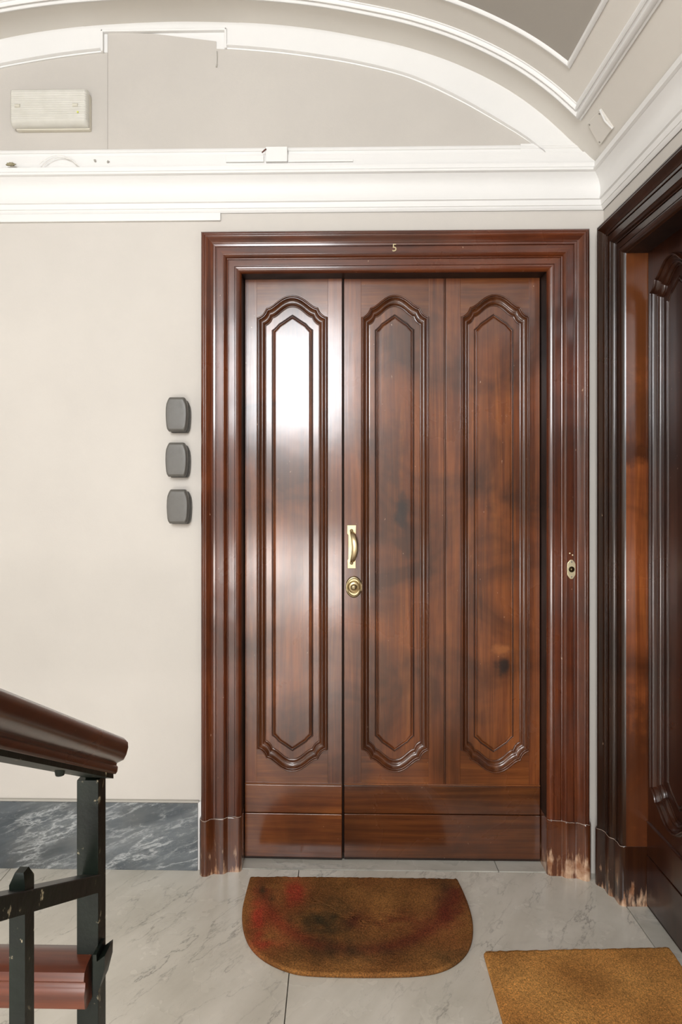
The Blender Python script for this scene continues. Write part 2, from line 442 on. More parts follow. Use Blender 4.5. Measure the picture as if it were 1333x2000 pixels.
# ------------------------------------------------------------------ cornice
ZR = lambda y, p: P(1170, y, YB - p).z      # heights read next to the right corner
cor = [(0.004, ZR(411, 0)), (.010, ZR(408, 0)), (.012, ZR(402, .01)), (.015, ZR(401.5, .01)), (.017, ZR(394, .015)), (.018, ZR(390, .018)), (.024, ZR(388, .02)),
       (.024, ZR(384, .024)), (.021, ZR(381, .022)), (.019, ZR(374, .02)), (.020, ZR(365, .02)), (.024, ZR(356, .025)), (.031, ZR(348, .03)), (.041, ZR(340, .04)), (.048, ZR(335, .045)),
       (.050, ZR(334, .05)), (.058, ZR(331, .055)), (.058, ZR(326, .058)), (.052, ZR(324, .055)), (.052, ZR(317, .05)), (.045, ZR(315.5, .05)), (0, ZR(315.5, .05))]
def cornice(name, side, label):
    rings = []
    for p, z in cor:
        if side == 'back': rings.append([(XL + p, YB - p, z), ((XL + XR) / 2, YB - p, z), (XR - p, YB - p, z)])
        if side == 'right': rings.append([(XR - p, YB - p, z), (XR - p, YE + p, z)])
        if side == 'left': rings.append([(XL + p, YE + p, z), (XL + p, YB - p, z)])
        if side == 'rear': rings.append([(XR - p, YE + p, z), (XL + p, YE + p, z)])
    o = MB().loft(rings, False, False).build(name, M_white, None, 40)
    return tag(o, label, 'cornice', 'structure')
cb = cornice('trim_1', 'back', 'white moulded plaster cornice above the entrance door')
# lowest fillet, only on the left part of the wall
zf = P(200, 427, YB).z
MB().box((XL, YB - .012, P(200, 434.5, YB).z), (P(432, 430, YB).x, YB, zf + .014), .003).build('cornice_fillet', M_white, cb)
cornice('trim_2', 'right', 'white moulded plaster cornice over the dark side door')
cornice('trim_3', 'left', 'white plaster cornice on the stair side, out of view')
if False: cornice('trim_4', 'rear', '')

# lunette frame on the back wall
tag(MB().box((XR - .30, YB - .012, P(1100, 335, YB).z), (XR, YB, P(1100, 283, YB).z + 0), .001).build('trim_4', M_white), 'white plaster foot of the arch at the right corner', 'moulding', 'structure')
ipts = [(0, 96), (95, 98), (195, 106), (280, 117), (355, 130), (450, 154), (545, 196), (640, 249), (683, 276), (700, 288)]
ih = [(P(345 + dx, y, YB).x - XC, P(345 + dx, y, YB).z) for dx, y in ipts]
def resample(pts, n):
    L = [0]
    for i in range(len(pts) - 1): L.append(L[-1] + math.dist(pts[i], pts[i + 1]))
    out = []; j = 0
    for k in range(n + 1):
        s = L[-1] * k / n
        while j < len(pts) - 2 and L[j + 1] < s: j += 1
        t = (s - L[j]) / (L[j + 1] - L[j]); out.append(tuple(pts[j][q] * (1 - t) + pts[j + 1][q] * t for q in (0, 1)))
    return out
NS = 60
oh = resample(hc, NS); ihh = resample(cat(ih), NS)
outer = [(XC - x, z) for x, z in oh[::-1]] + [(XC + x, z) for x, z in oh[1:]]
inner = [(XC - x, z) for x, z in ihh[::-1]] + [(XC + x, z) for x, z in ihh[1:]]
nL, nR = P(206, 100, YB).x, P(431, 100, YB).x       # jog of the inner edge
zJ = P(300, 65, YB).z
def frame_ring(d, yoff):
    # d grows from the outer edge (0) towards the lunette (1)
    r = []
    for a, b in zip(outer, inner):
        r.append((a[0] + (b[0] - a[0]) * d, YB - yoff, a[1] + (b[1] - a[1]) * d))
    return r
lun = empty('trim_5', (0, 0, 0)); tag(lun, 'white arched plaster band framing the lunette above the door', 'moulding', 'structure')
# band, split in left run / raised middle run / right run because of the jog
segs = [(0, lambda x: x <= nL), (1, lambda x: nL < x < nR), (0, lambda x: x >= nR)]
prof = [(0, .004), (0, .011), (.835, .011), (.84, .007), (.855, .007), (.86, .016), (.885, .022), (.93, .022), (.955, .015), (.96, .009), (1, .008), (1, 0)]
idx_l = max(i for i, q in enumerate(inner) if q[0] <= nL); idx_r = min(i for i, q in enumerate(inner) if q[0] >= nR)
def run(i0, i1, top=None):
    rings = []
    for d, n_ in prof:
        ring = []
        for i in range(i0, i1 + 1):
            a, b = outer[i], inner[i]
            b2 = (b[0], top) if top else b
            if top: a2 = (b[0], a[1])
            else: a2 = a
            ring.append((a2[0] + (b2[0] - a2[0]) * d, YB - n_, a2[1] + (b2[1] - a2[1]) * d))
        rings.append(ring)
    return MB().loft(rings, False, False)
run(0, idx_l).build('archivolt', M_white, lun, 40)
run(idx_r, len(outer) - 1).build('archivolt', M_white, lun, 40)
# middle: plain band above the patch, stepping up around it
zt = zJ
il, ir = inner[idx_l], inner[idx_r]; ol, orr = outer[idx_l], outer[idx_r]
def zcv(x):
    j = max(i for i in range(NC - 1) if curve[i][0] <= x)
    return curve[j][1] + (curve[j + 1][1] - curve[j][1]) * (x - curve[j][0]) / (curve[j + 1][0] - curve[j][0])
tops = [ol] + [(ol[0] + (orr[0] - ol[0]) * k / 20, zcv(ol[0] + (orr[0] - ol[0]) * k / 20)) for k in range(21)] + [orr]
bots = [il] + [(il[0] + (ir[0] - il[0]) * k / 20, zt) for k in range(21)] + [ir]
mid = MB()
mid.loft([[(p[0], YB - .010, p[1]) for p in tops], [(p[0], YB - .010, p[1]) for p in bots], [(p[0], YB, p[1]) for p in bots]], False, False)
mid.box((il[0], YB - .0025, ir[1] - .004), (ir[0], YB, zt + .002))
mid.box((il[0] - .003, YB - .018, il[1] - .002), (il[0] + .006, YB - .002, zt + .006), .003)
mid.box((ir[0] - .006, YB - .018, ir[1] - .002), (ir[0] + .003, YB - .002, zt + .006), .003)
mid.box((il[0] - .003, YB - .018, zt - .003), (ir[0] + .003, YB - .002, zt + .006), .003)
mid.build('archivolt_jog', M_white, lun, 25)
# bottom band of the lunette frame
zb1 = P(600, 292, YB).z; zb0 = P(600, 330, YB).z
bt = MB()
bt.loft([[(XL + .0, YB - n_, z), (XR - .02, YB - n_, z)] for z, n_ in ((zb1 + .003, 0), (zb1 + .003, .010), (zb1 - .002, .014), (zb1 - .010, .014), (zb1 - .012, .010), (zb1 - .026, .010), (zb1 - .028, .020), (zb0, .022))], False, False)
bt.build('lower_band', M_white, lun, 40)
# lunette field
lf = MB(); fv = [(x, YB - .0015, z) for x, z in inner]
lf.add(fv + [(inner[-1][0], YB - .0015, zb1 - .005), (inner[0][0], YB - .0015, zb1 - .005)], [tuple(range(len(fv) + 2))])
lf.build('lunette_field', M_lun, lun)

# patch board with the slanted top in the lunette
a, c_, e_, d_ = P(212, 293, YB), P(423, 83, YB), P(300, 68, YB), P(212, 66, YB)
cut = [(x, z) for x, z in inner if x >= c_.x]
th = .0065; zl = a.z - .004
tops = [d_, e_, c_, Vector((c_.x + .0005, YB, cut[0][1]))] + [Vector((x, YB, z)) for x, z in cut[1:]]
bo = MB()
rgs = [[(q.x, YB - .0016, q.z) for q in tops], [(q.x, YB - th, q.z) for q in tops], [(q.x, YB - th, zl) for q in tops], [(q.x, YB - .0016, zl) for q in tops]]
bo.loft(rgs, False, False)
bo.add([r[0] for r in rgs], [(0, 1, 2, 3)])
board = bo.build('patch_board', M_lun)
tag(board, 'greige painted board covering the lunette right of the emergency light', 'board')
MB().box((a.x - .0014, YB - .0050, zl), (a.x - .0002, YB - .0016, d_.z)).build('edge_gap', M_grout, board)
hk = MB().tube([P(424, 100, YB - .013), P(424.5, 113, YB - .010), P(424, 126, YB - .009)], .0016, 6).tube([P(424, 126, YB - .009), P(423, 131, YB - .009)], .003, 6)
hk.build('sealant_drip', M_cement, board)

# baseboard
bbx = P(386, 1600, YB - .015).x; bbz = P(300, 1569, YB - .015).z
bb = MB().box((XL, YB - .015, 0), (bbx, YB, bbz), .0015).build('baseboard_back', M_bard)
tag(bb, 'blue-grey veined marble skirting left of the door', 'baseboard', 'structure')
MB().box((XL, YB - .011, bbz), (bbx + .004, YB, bbz + .008), .002).build('cement_fillet', M_cement, bb)
MB().box((bbx, YB - .010, 0), (bbx + .016, YB, bbz + .004), .003).build('plaster_edge', M_white, bb)

# ------------------------------------------------------------------ doors
CW = .142
casing = [(0, -.095), (0, .001), (.002, .007), (.006, .012), (.011, .0148), (.018, .016), (.0210, .016), (.0214, .0115), (.0234, .0115), (.0238, .0150), (.0446, .0150), (.0450, .0112), (.0468, .0112), (.0472, .0165),
          (.0505, .0175), (.0510, .0195), (.0525, .0225), (.0555, .0265), (.0600, .0290), (.0603, .0310), (.0635, .0312), (.0638, .0282), (.0866, .0282), (.0870, .0240), (.0893, .0240), (.0897, .0300), (.0975, .0308),
          (.0985, .0330), (.1030, .0345), (.1090, .0385), (.1150, .0440), (.1195, .0475), (.1230, .0485), (.1255, .0470), (.1270, .0455), (.1290, .0470), (.1330, .0465), (.1375, .0425), (.1405, .0370), (.1420, .0310), (.1420, 0)]
def rounded(prof, r=.0013):
    """ease the outward arrises of a moulding profile"""
    out = [prof[0]]
    for i in range(1, len(prof) - 1):
        a, b, c = Vector(prof[i - 1]), Vector(prof[i]), Vector(prof[i + 1])
        d0, d1 = (b - a), (c - b)
        if d0.length < 1e-6 or d1.length < 1e-6: out.append(tuple(b)); continue
        ang = d0.angle_signed(d1)           # clockwise turn = convex arris
        if ang > math.radians(35):
            q = min(r, d0.length * .45, d1.length * .45)
            p0, p1 = b - d0.normalized() * q, b + d1.normalized() * q
            for k in range(4):
                t = k / 3; out.append(tuple(p0 * (1 - t) ** 2 + b * 2 * t * (1 - t) + p1 * t * t))
        else: out.append(tuple(b))
    out.append(prof[-1]); return out
casing = casing[:2] + rounded(casing[1:])[1:]
def u_part(root, name, side, mat, mat2, z0=0.19):
    if not mat2: u_part(root, 'jamb' if side != 't' else 'head_jamb', side, M_core, True, 0.0)
    rings = []
    for w_, n_ in (casing[:2] if mat2 else casing[1:]):
        if side == 'l': rings.append([(-w_, -n_, z0), (-w_, -n_, ZO + w_)])
        if side == 'r': rings.append([(DW + w_, -n_, z0), (DW + w_, -n_, ZO + w_)])
        if side == 't': rings.append([(-w_, -n_, ZO + w_), (DW + w_, -n_, ZO + w_)])
    return MB().loft(rings, False, False).build(name, mat, root, 38)
PZ = .198
def plinth(root, side):
    pp = [(-.001, -.095), (-.002, .004), (0, .013), (.006, .020), (.014, .0215), (.0465, .0215), (.050, .024), (.056, .032), (.062, .0355), (.089, .0355), (.092, .0335), (.097, .0350), (.106, .041), (.116, .050), (.124, .0535), (.134, .052), (.141, .045), (.146, .036), (.146, 0)]
    pp = pp[1:] if side == 'x' else pp
    def ring(z, k): return [(((DW + w_) if side == 'r' else -w_), -(n_ - k if n_ > .002 else n_), z) for w_, n_ in pp]
    o = MB().loft([ring(0, 0), ring(PZ - .004, 0), ring(PZ, .0035)], True, True)
    o = o.build('plinth_block', M_pl, root, 38)
    prof_ = [(w_, n_) for w_, n_ in pp[2:-1]]; pts_ = []
    for i in range(len(prof_) - 1):
        for k in range(3):
            t = k / 3; w_ = prof_[i][0] * (1 - t) + prof_[i + 1][0] * t; n_ = prof_[i][1] * (1 - t) + prof_[i + 1][1] * t
            pts_.append(((DW + w_) if side == 'r' else -w_, -n_ + .002, PZ - .001 + .004 * noise.noise(Vector((w_ * 60, ord(side), 0)))))
    MB().tube(pts_, [.0009 + .0008 * abs(noise.noise(p * 1)) if False else .0006 + .0011 * abs(noise.noise(Vector((i * .37, 0, ord(side))))) for i, p in enumerate(pts_)], 6).build('chipped_edge', M_chip, o, 60)
    return o

# curved outline of one panel (pixels of the photograph as unit, 1.905 mm each)
S = .001905
A_out = ((-69.5, 0), (-56, 3), (-51, 18.5), (-36, 19.5), (-25, 43), (0, 43))
A_in = ((-51.5, -14.3), (-41.5, -10), (-38.5, 0.5), (-26.5, 2.2), (-17, 21.7), (0, 21.7))
A_b0 = ((-41, -22.5), (-33, -17.5), (-27.5, -9.8), (-18, -4.5), (-8, 3.2), (0, 8))
A_b1 = ((-32.5, -27.5), (-27.5, -22.5), (-23.0, -16.8), (-15, -12), (-7, -6), (0, -1.5))
def halfpath(A):
    return qbez(A[0], A[1], A[2], 8) + bez(A[2], A[3], A[4], A[5], 18)[1:]
def outline(A, kx, cx, zt_, zb_):
    h = [(x * kx * S, y * S) for x, y in halfpath(A)]
    top = [(cx + x, zt_ + y) for x, y in h] + [(cx - x, zt_ + y) for x, y in h[-2::-1]]
    bot = [(cx - x, zb_ - y) for x, y in h] + [(cx + x, zb_ - y) for x, y in h[-2::-1]]
    return top + bot
ZT, ZBt = H + (950 - 620) * S, H + (950 - 1463) * S
FN = -.070                      # front face of the leaf frame
mould = [(a_, b_ * 1.5) for a_, b_ in [(0, -.001), (0, .005), (.05, .0058), (.055, .0092), (.09, .0118), (.14, .0130), (.19, .0124), (.23, .0100), (.235, .0070), (.27, .0070), (.31, .0050), (.38, .0022), (.47, 0), (.56, -.0008), (.60, -.0008), (.605, .0016), (.67, .0018), (.675, -.0002), (.72, -.0006), (.80, -.0024), (.86, -.0050), (.865, -.0072), (.93, -.0075), (.935, -.0092), (1, -.0090)]]
bead = [(0, -.0090), (.08, -.0112), (.22, -.0118), (.32, -.0100), (.40, -.0074), (.5, -.0066), (.6, -.0074), (.68, -.0098), (.78, -.0112), (.90, -.0106), (1, -.0078)]
bead = [(a_, -.0135 + (b_ + .009) * 1.3) for a_, b_ in bead]
mould = [(a_ / .034, b_) for a_, b_ in rounded([(a_ * .034, b_) for a_, b_ in mould], .0016)]
bead = [(a_ / .016, b_) for a_, b_ in rounded([(a_ * .016, b_) for a_, b_ in bead], .001)]
def lerp_ring(r0, r1, t, n_):
    return [(a[0] + (b[0] - a[0]) * t, -(FN + n_), a[1] + (b[1] - a[1]) * t) for a, b in zip(r0, r1)]
def panel_set(leaf, cx, hw):
    kx = hw / (69.5 * S)
    o, i_, b0, b1 = (outline(A, kx, cx, ZT, ZBt) for A in (A_out, A_in, A_b0, A_b1))
    MB().loft([lerp_ring(o, i_, t, n_) for t, n_ in mould], False).build('panel_moulding', M_mould, leaf, 38)
    pm = MB(); rings = [lerp_ring(i_, b0, 0, -.0135)] + [lerp_ring(b0, b1, t, n_) for t, n_ in bead]
    pm.loft(rings, False)
    r = rings[-1]; nh = len(r) // 2        # centre field as a ladder between left and right halves
    base = len(pm.v); pm.v += [Vector(q) for q in r]
    top = list(range(nh)); bot = list(range(nh, 2 * nh))
    for k in range(nh - 1):                # top[k] pairs with the point of the lower run with the same x
        pm.f.append((base + top[k], base + top[k + 1], base + bot[nh - 2 - k], base + bot[nh - 1 - k]))
    pm.build('panel', M_panel, leaf, 38)
    return o
def rail(leaf, name, x0, x1, zlim, o, top=True):
    n = len(o) // 2; half_ = o[:n] if top else o[n:]
    pts_ = sorted(half_, key=lambda q: q[0]) if False else half_
    y = -FN
    m = MB()
    m.loft([[(q[0], y + .018, zlim) for q in pts_], [(q[0], y + .0008, zlim) for q in pts_], [(q[0], y, zlim - (.0008 if top else -.0008)) for q in pts_], [(q[0], y, q[1]) for q in pts_], [(q[0], y + .018, q[1]) for q in pts_]], False, False)
    return m.build(name, M_wh, leaf, 38)
ZTOP = ZO + .004; ZK1, ZK2 = .279, .174
def build_leaf(root, x0, x1, panels, split=None):
    M_k = M_whd if split else M_wh
    """x0,x1: leaf edges; panels: list of (centre, half width)"""
    y = -FN
    leaf = MB().box((x0 + .002, y + .0165, .006), (x1 - .002, y + .045, ZTOP)).build('leaf', M_core, root)
    edges = [x0]
    for k, (c, hw) in enumerate(panels):
        o = panel_set(leaf, c, hw)
        rail(leaf, 'top_rail', c - hw, c + hw, ZTOP, o, True)
        rail(leaf, 'bottom_rail', c - hw, c + hw, ZK1 + .004, o, False)
        edges += [c - hw, c + hw]
    edges.append(x1)
    xs = []
    for k in range(0, len(edges), 2):
        a_, b_ = edges[k], edges[k + 1]
        if split and a_ < split < b_:
            xs += [(a_, split - .0035), (split + .0035, b_)]
        else: xs.append((a_, b_))
    for a_, b_ in xs:
        MB().box((a_ + .0003, y, ZK1 + .004), (b_ - .0003, y + .020, ZTOP), .0008).build('stile', M_wv, leaf)
    if split:
        MB().tube([(split, y + .0005, ZK1 + .004), (split, y + .0005, ZTOP)], .0030, 8).build('split_bead', M_mould, leaf)
    MB().box((x0, y - .0045, ZK2 + .0016), (x1, y + .014, ZK1), .003).build('kick_board', M_k, leaf)
    MB().loft([[(x0, y + dy, z), (x1, y + dy, z)] for dy, z in ((.004, ZK1 - .001), (-.004, ZK1 + .0005), (-.0062, ZK1 + .003), (-.004, ZK1 + .0056), (.0, ZK1 + .0065), (.004, ZK1 + .0065))], False, False).build('kick_bead', M_wh, leaf)
    MB().box((x0, y - .0065, .012), (x1, y + .014, ZK2 - .001), .003).build('kick_board', M_k, leaf)
    MB().box((x0, y - .0045, .004), (x1, y + .014, .0115), .002).build('weather_strip', M_core, leaf)
    return leaf

def build_door(loc, rz):
    root = empty('door_1', loc, rz)
    u_part(root, 'casing_side', 'l', M_cv, None); u_part(root, 'casing_side', 'r', M_cv, None); u_part(root, 'casing_head', 't', M_chz, None)
    plinth(root, 'l'); plinth(root, 'r')
    MB().box((-.03, .116, -.02), (DW + .03, .135, ZO + .03)).build('backing', M_core, root)  # unseen slab added to stop light coming through the door gaps
    l1 = build_leaf(root, .003, .3655, [(.180, .1325)])
    l2 = build_leaf(root, .3735, DW - .003, [(.5626, .1255), (.9316, .1265)], .748)
    # astragal bead on the meeting edge
    MB().tube([(.3695, -FN - .001, .006), (.3695, -FN - .001, ZTOP)], .0022, 8).build('meeting_bead', M_core, root)
    return root, l1, l2
door, leaf_l, leaf_r = build_door((DX0, YB, 0), 0)
tag(door, 'varnished walnut entrance door with three arched panels, narrow left leaf', 'door', 'structure')
def dup(o, parent=None):
    c = o.copy(); scene.collection.objects.link(c); c.parent = parent
    for ch in list(o.children): dup(ch, c)
    return c
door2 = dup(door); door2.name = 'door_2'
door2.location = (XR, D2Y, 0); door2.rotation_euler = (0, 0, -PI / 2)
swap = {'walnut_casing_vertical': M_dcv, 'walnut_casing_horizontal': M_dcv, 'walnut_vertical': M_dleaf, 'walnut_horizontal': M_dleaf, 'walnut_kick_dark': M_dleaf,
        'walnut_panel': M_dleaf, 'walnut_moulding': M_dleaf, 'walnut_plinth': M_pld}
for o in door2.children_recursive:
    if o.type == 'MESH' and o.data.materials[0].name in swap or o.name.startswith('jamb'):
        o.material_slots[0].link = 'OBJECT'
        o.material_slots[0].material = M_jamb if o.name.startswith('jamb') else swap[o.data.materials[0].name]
door2['label'] = 'walnut side door in the right wall, shade painted into its wood, seen edge on'
# the narrow leaf is not quite flush: it stands a hair off square on its hinges
def hinge(leaf, x, y, ang):
    leaf.matrix_local = Matrix.Translation((x, y, 0)) @ Matrix.Rotation(ang, 4, 'Z') @ Matrix.Translation((-x, -y, 0))
LEAF_ANG = math.radians(0.9)
hinge(leaf_l, .003, -FN, -LEAF_ANG)

# door furniture -------------------------------------------------------------
def dl(px, py, n=0.0):          # door-local point on the front face of the leaves
    q = P(px, py, YB + .070 - n); return Vector((q.x - DX0, .070 - n, q.z))
hdl = empty('door_handle'); hdl.parent = door; hdl.location = dl(687, 1068)
hb = MB(); y = 0
# bow-tie back plate: wide ends, waisted middle
pl = [(-.0165, .081), (.0175, .081), (.0165, .050), (.0105, .045), (.0105, -.045), (.0155, -.050), (.0160, -.080), (-.0150, -.080), (-.0150, -.050), (-.0120, -.045), (-.0120, .045), (-.0165, .050)]
hb.loft([[(x, -.000, z) for x, z in pl], [(x, -.0028, z) for x, z in pl], [(x * .94, -.0038, z * .99) for x, z in pl]])
hb.build('back_plate', M_brass, hdl)
gb = MB(); pth = []
for k in range(25):
    t = k / 24; z = .058 - .116 * t; o = math.sin(PI * t) ** .45
    pth.append((0 + .003 * o, -.004 - .034 * o, z))
rings = []
for k, p in enumerate(pth):
    t = k / 24; wd = .0055 + .0062 * math.sin(PI * t) ** .45; tk = .0045
    rings.append([(p[0] + wd * math.cos(a_) + .009 * math.sin(PI * t), p[1] + tk * math.sin(a_), p[2]) for a_ in [2 * PI * j / 12 for j in range(12)]])
gb.loft(rings); gb.build('grip', M_brass, hdl, 50)
for zc in (.060, -.060):
    MB().tube([(0, -.001, zc), (0, -.012, zc)], [.0075, .0050], 14).build('boss', M_bdark, hdl)
lock = empty('lock_escutcheon'); lock.parent = door; lock.location = dl(691.5, 1146)
def lathe(prof, sx=1, sz=1, n=36):
    return MB().loft([[(r * sx * math.cos(2 * PI * k / n), -y_, r * sz * math.sin(2 * PI * k / n)) for k in range(n)] for r, y_ in prof])
lathe([(.030, 0), (.0305, .004), (.0285, .0075), (.0255, .008), (.0235, .0055), (.022, .005)], 1, 1.32).build('ring', M_oldb, lock, 50)
lathe([(.0225, .003), (.0225, .010), (.0205, .013), (.0185, .012), (.017, .0095), (.012, .011), (.010, .012), (.001, .012)], 1, 1.05).build('rose', M_brass, lock, 50)
lathe([(.0115, .010), (.0125, .014), (.010, .019), (.006, .021), (.001, .0215)]).build('keyway', M_oldb, lock, 50)
MB().box((-.0016, -.0228, -.006), (.0016, -.020, .006)).build('key_slot', M_bdark, lock)

# bell push on the right casing
bell = empty('doorbell_push'); q = P(1117, 1112, YB - .030)
bell.location = (q.x, YB - .028, q.z)
bp = [(0, .034), (.005, .033), (.008, .029), (.0125, .024), (.0145, .019), (.0150, 0), (.0145, -.018), (.0125, -.023), (.008, -.029), (.005, -.0335), (0, -.0345)]
bp = bp + [(-x, z) for x, z in bp[-2:0:-1]]
MB().loft([[(x, 0, z) for x, z in bp], [(x, -.0018, z) for x, z in bp], [(x * .9, -.0028, z * .95) for x, z in bp]]).build('back_plate', M_pale, bell)
lathe([(.0102, .002), (.0104, .0045), (.0090, .0058), (.0084, .0048)], 1, 1, 24).build('button_ring', M_bdark, bell, 50)
lathe([(.0080, .003), (.0076, .0065), (.0050, .0090), (.0010, .0098)], 1, 1, 24).build('button', M_bdark, bell, 60)
for zc in (.0265, -.0265): 
    s_ = lathe([(.0030, .002), (.0028, .0036), (.0008, .0040)], 1, 1, 12).build('screw', M_screw, bell, 50); s_.location = (0, 0, zc)
tag(bell, 'small brass bell push plate with dark button on the right door casing', 'doorbell')
for k, (px, py) in enumerate(((1113, 1080.5), (1118.5, 1084))):
    q = P(px, py, YB - .029)
    nl = lathe([(.0012, 0), (.0014, .004), (.0028, .005), (.0024, .0068), (.0006, .0075)], 1, 1, 12).build('nail', M_pale, None, 50)
    nl.location = (q.x, YB - .028, q.z)
    tag(nl, ('left, higher one of two shiny nail heads above the bell push', 'right, lower one of two shiny nail heads above the bell push')[k], 'nail', None, 'nails above the bell push')
# house number
tcu = bpy.data.curves.new('number', 'FONT'); tcu.body = '5'; tcu.size = .038; tcu.extrude = .0012; tcu.bevel_depth = .0003; tcu.align_x = 'CENTER'; tcu.align_y = 'CENTER'
to = bpy.data.objects.new('tmp', tcu); scene.collection.objects.link(to)
dg = bpy.context.evaluated_depsgraph_get(); me5 = bpy.data.meshes.new_from_object(to.evaluated_get(dg))
bpy.data.objects.remove(to)
me5.materials.clear(); me5.materials.append(M_oldb)
num = bpy.data.objects.new('house_number', me5); link(num)
q = P(771, 484.5, YB - .030); num.location = (q.x, YB - .0295, q.z); num.rotation_euler = (PI / 2, 0, 0); num.scale = (.95, 1, 1)
tag(num, 'tiny brass numeral 5 on the head of the door casing', 'number')

# ------------------------------------------------------------------ key safes
def keysafe(px, py, label):
    q = P(px, py, YB - .060); k = empty('key_safe', (q.x, YB, q.z))
    hs = [(.062, .0235), (.0605, .0270), (.052, .0320), (.038, .0372), (.022, .0392), (.0, .0398), (-.022, .0388), (-.042, .0368), (-.053, .0340), (-.060, .0290)]
    R = [(w_, z) for z, w_ in hs] + [(-w_, z) for z, w_ in hs[::-1]]
    def ring(s_, y_, dz=0, dx=0): return [(x * s_ + dx, -y_, z * s_ + dz) for x, z in R]
    DZ, DXX = -.005, .004
    MB().loft([ring(.93, 0, DZ, DXX), ring(.96, .004, DZ, DXX), ring(.96, .028, DZ, DXX), ring(.90, .032, DZ * .5, DXX * .5)]).build('housing', M_boxd, k, 45)
    MB().loft([ring(.96, .031), ring(1.0, .033), ring(1.0, .047), ring(.985, .052), ring(.95, .0565), ring(.88, .0595), ring(.84, .060), ring(.55, .0605)]).build('cover', M_box, k, 28)
    tag(k, label, 'key safe', None, 'key safes left of the door')
keysafe(344, 809, 'uppermost of three grey key safes on the wall left of the door')
keysafe(343.5, 898, 'middle one of three grey key safes stacked left of the door')
keysafe(346, 990, 'lowest of three grey key safes on the wall left of the door')

# ------------------------------------------------------------------ emergency light
em = empty('emergency_light'); c0 = P(96, 211, YB - .045); em.location = (c0.x, YB, c0.z)
tag(em, 'cream rectangular emergency light with ribbed cover high on the left wall', 'light fitting')
W2, H2 = .138, .066
MB().box((-W2 + .006, -.022, -H2), (W2 + .001, 0, H2 - .004), .006).build('base', M_plast, em)
m, nt, bs = newmat('ribbed_diffuser')
bs.inputs['Base Color'].default_value = (.74, .71, .62, 1); bs.inputs['Roughness'].default_value = .25
bs.inputs['Transmission Weight'].default_value = .35; bs.inputs['IOR'].default_value = 1.3
f = nz(nt, coords(nt, (1, 1, 1)), 20, 3); nt.links.new(ramp(nt, f, [(.3, (.78, .76, .69)), (.7, (.86, .84, .78))]), bs.inputs['Base Color'])
M_diff = m
df = MB(); rg = []
zs = []
NR = 13; zlo, zhi = -H2 + .020, H2 - .008
zs = [(-H2 + .004, .024), (-H2 + .004, .036), (-H2 + .010, .050)]
for k in range(NR * 4 + 1):
    t = k / (NR * 4); zs.append((zlo + (zhi - zlo) * t, .0545 + .0014 * math.sin(k * PI / 2)))
zs += [(H2 - .003, .052), (H2 - .001, .046), (H2 - .001, .024)]
r0 = [(-W2 + .002, -y_, z) for z, y_ in zs]; 
def ins(x, k): return [(x, -(.024 + (y_ - .024) * k), z) for z, y_ in zs]
df.loft([ins(-W2, 0), ins(-W2, .82), ins(-W2 + .006, 1), ins(W2 - .010, 1), ins(W2 - .001, .78), ins(W2, 0)], True, False)
df.build('diffuser', M_diff, em, 60)
for x, nm in ((-.11, 'tube_end'), (.098, 'tube_end')):
    MB().tube([(x - .009, -.0540, .004), (x + .009, -.0540, .004)], [.0060, .0060], 12).build(nm, metal('tube_end_shade', (.60, .57, .48), .5, 0, .1), em) if nm == 'tube_end' and not bpy.data.materials.get('tube_end_shade') else \
        MB().tube([(x - .009, -.0540, .004), (x + .009, -.0540, .004)], [.0060, .0060], 12).build(nm, bpy.data.materials['tube_end_shade'], em)
ld = MB().tube([(.108, -.0555, -.022), (.108, -.0585, -.022)], .0032, 10).build('indicator', M_led, em)

# ------------------------------------------------------------------ small fittings on the cornice
yb_ = YB - .022
q0, q1 = P(520, 290, yb_), P(562, 322, yb_)
jb = MB().box((q0.x, yb_ - .014, q1.z + .006), (q1.x, yb_ + .006, q0.z), .0025).build('junction_box', M_white)
tag(jb, 'small white square junction box on the cornice ledge', 'junction box')
s1, s2 = P(512, 298, yb_ - .016), P(520, 291, yb_ - .016)
MB().tube([s1, s2], [.0024, .0030], 8).build('rust_stub', M_brown, jb)
q0, q1 = P(442, 306, yb_), P(516, 318, yb_)
tk = MB().box((q0.x, yb_ - .009, q1.z), (q1.x, yb_ + .004, q0.z), .002).build('cable_trunking', M_white)
tag(tk, 'short white cable trunking left of the junction box', 'trunking')
q0, q1 = P(563, 313, yb_), P(690, 317, yb_)
tk = MB().box((q0.x, yb_ - .008, q1.z), (q1.x, yb_ + .004, q0.z), .002).build('cable_trunking', M_white)
tag(tk, 'long thin white cable trunking right of the junction box', 'trunking')
ww = []
for k in range(17):
    t = k / 16; px = 77 + 72 * t; py = 321 - 18 * math.sin(PI * t) ** .8
    ww.append(P(px, py, yb_ - .022 + .006 * math.sin(3 * t)))
wi = MB().tube(ww, .0014, 8).tube([Vector(p) + Vector((.010, .002, -.007)) for p in ww], .0012, 8).build('loose_cable', M_wplast)
tag(wi, 'pale cable looping over the cornice below the emergency light', 'cable')
db = MB(); bm = bmesh.new(); bmesh.ops.create_icosphere(bm, subdivisions=3, radius=1)
c1 = P(21, 321, yb_ - .024)
for v in bm.verts:
    k = 1 + .5 * noise.noise(v.co * 2.2)
    v.co = Vector((v.co.x * .016 * k, v.co.y * .008 * k, v.co.z * .006 * k)) + c1
bm.verts.ensure_lookup_table(); db.add([v.co.copy() for v in bm.verts], [tuple(v.index for v in f.verts) for f in bm.faces]); bm.free()
tag(db.build('plaster_crumb', metal('dirty_plaster', (.35, .31, .20), .9, 0), None, 60), 'brownish crumb of plaster on the cornice at the far left', 'debris')
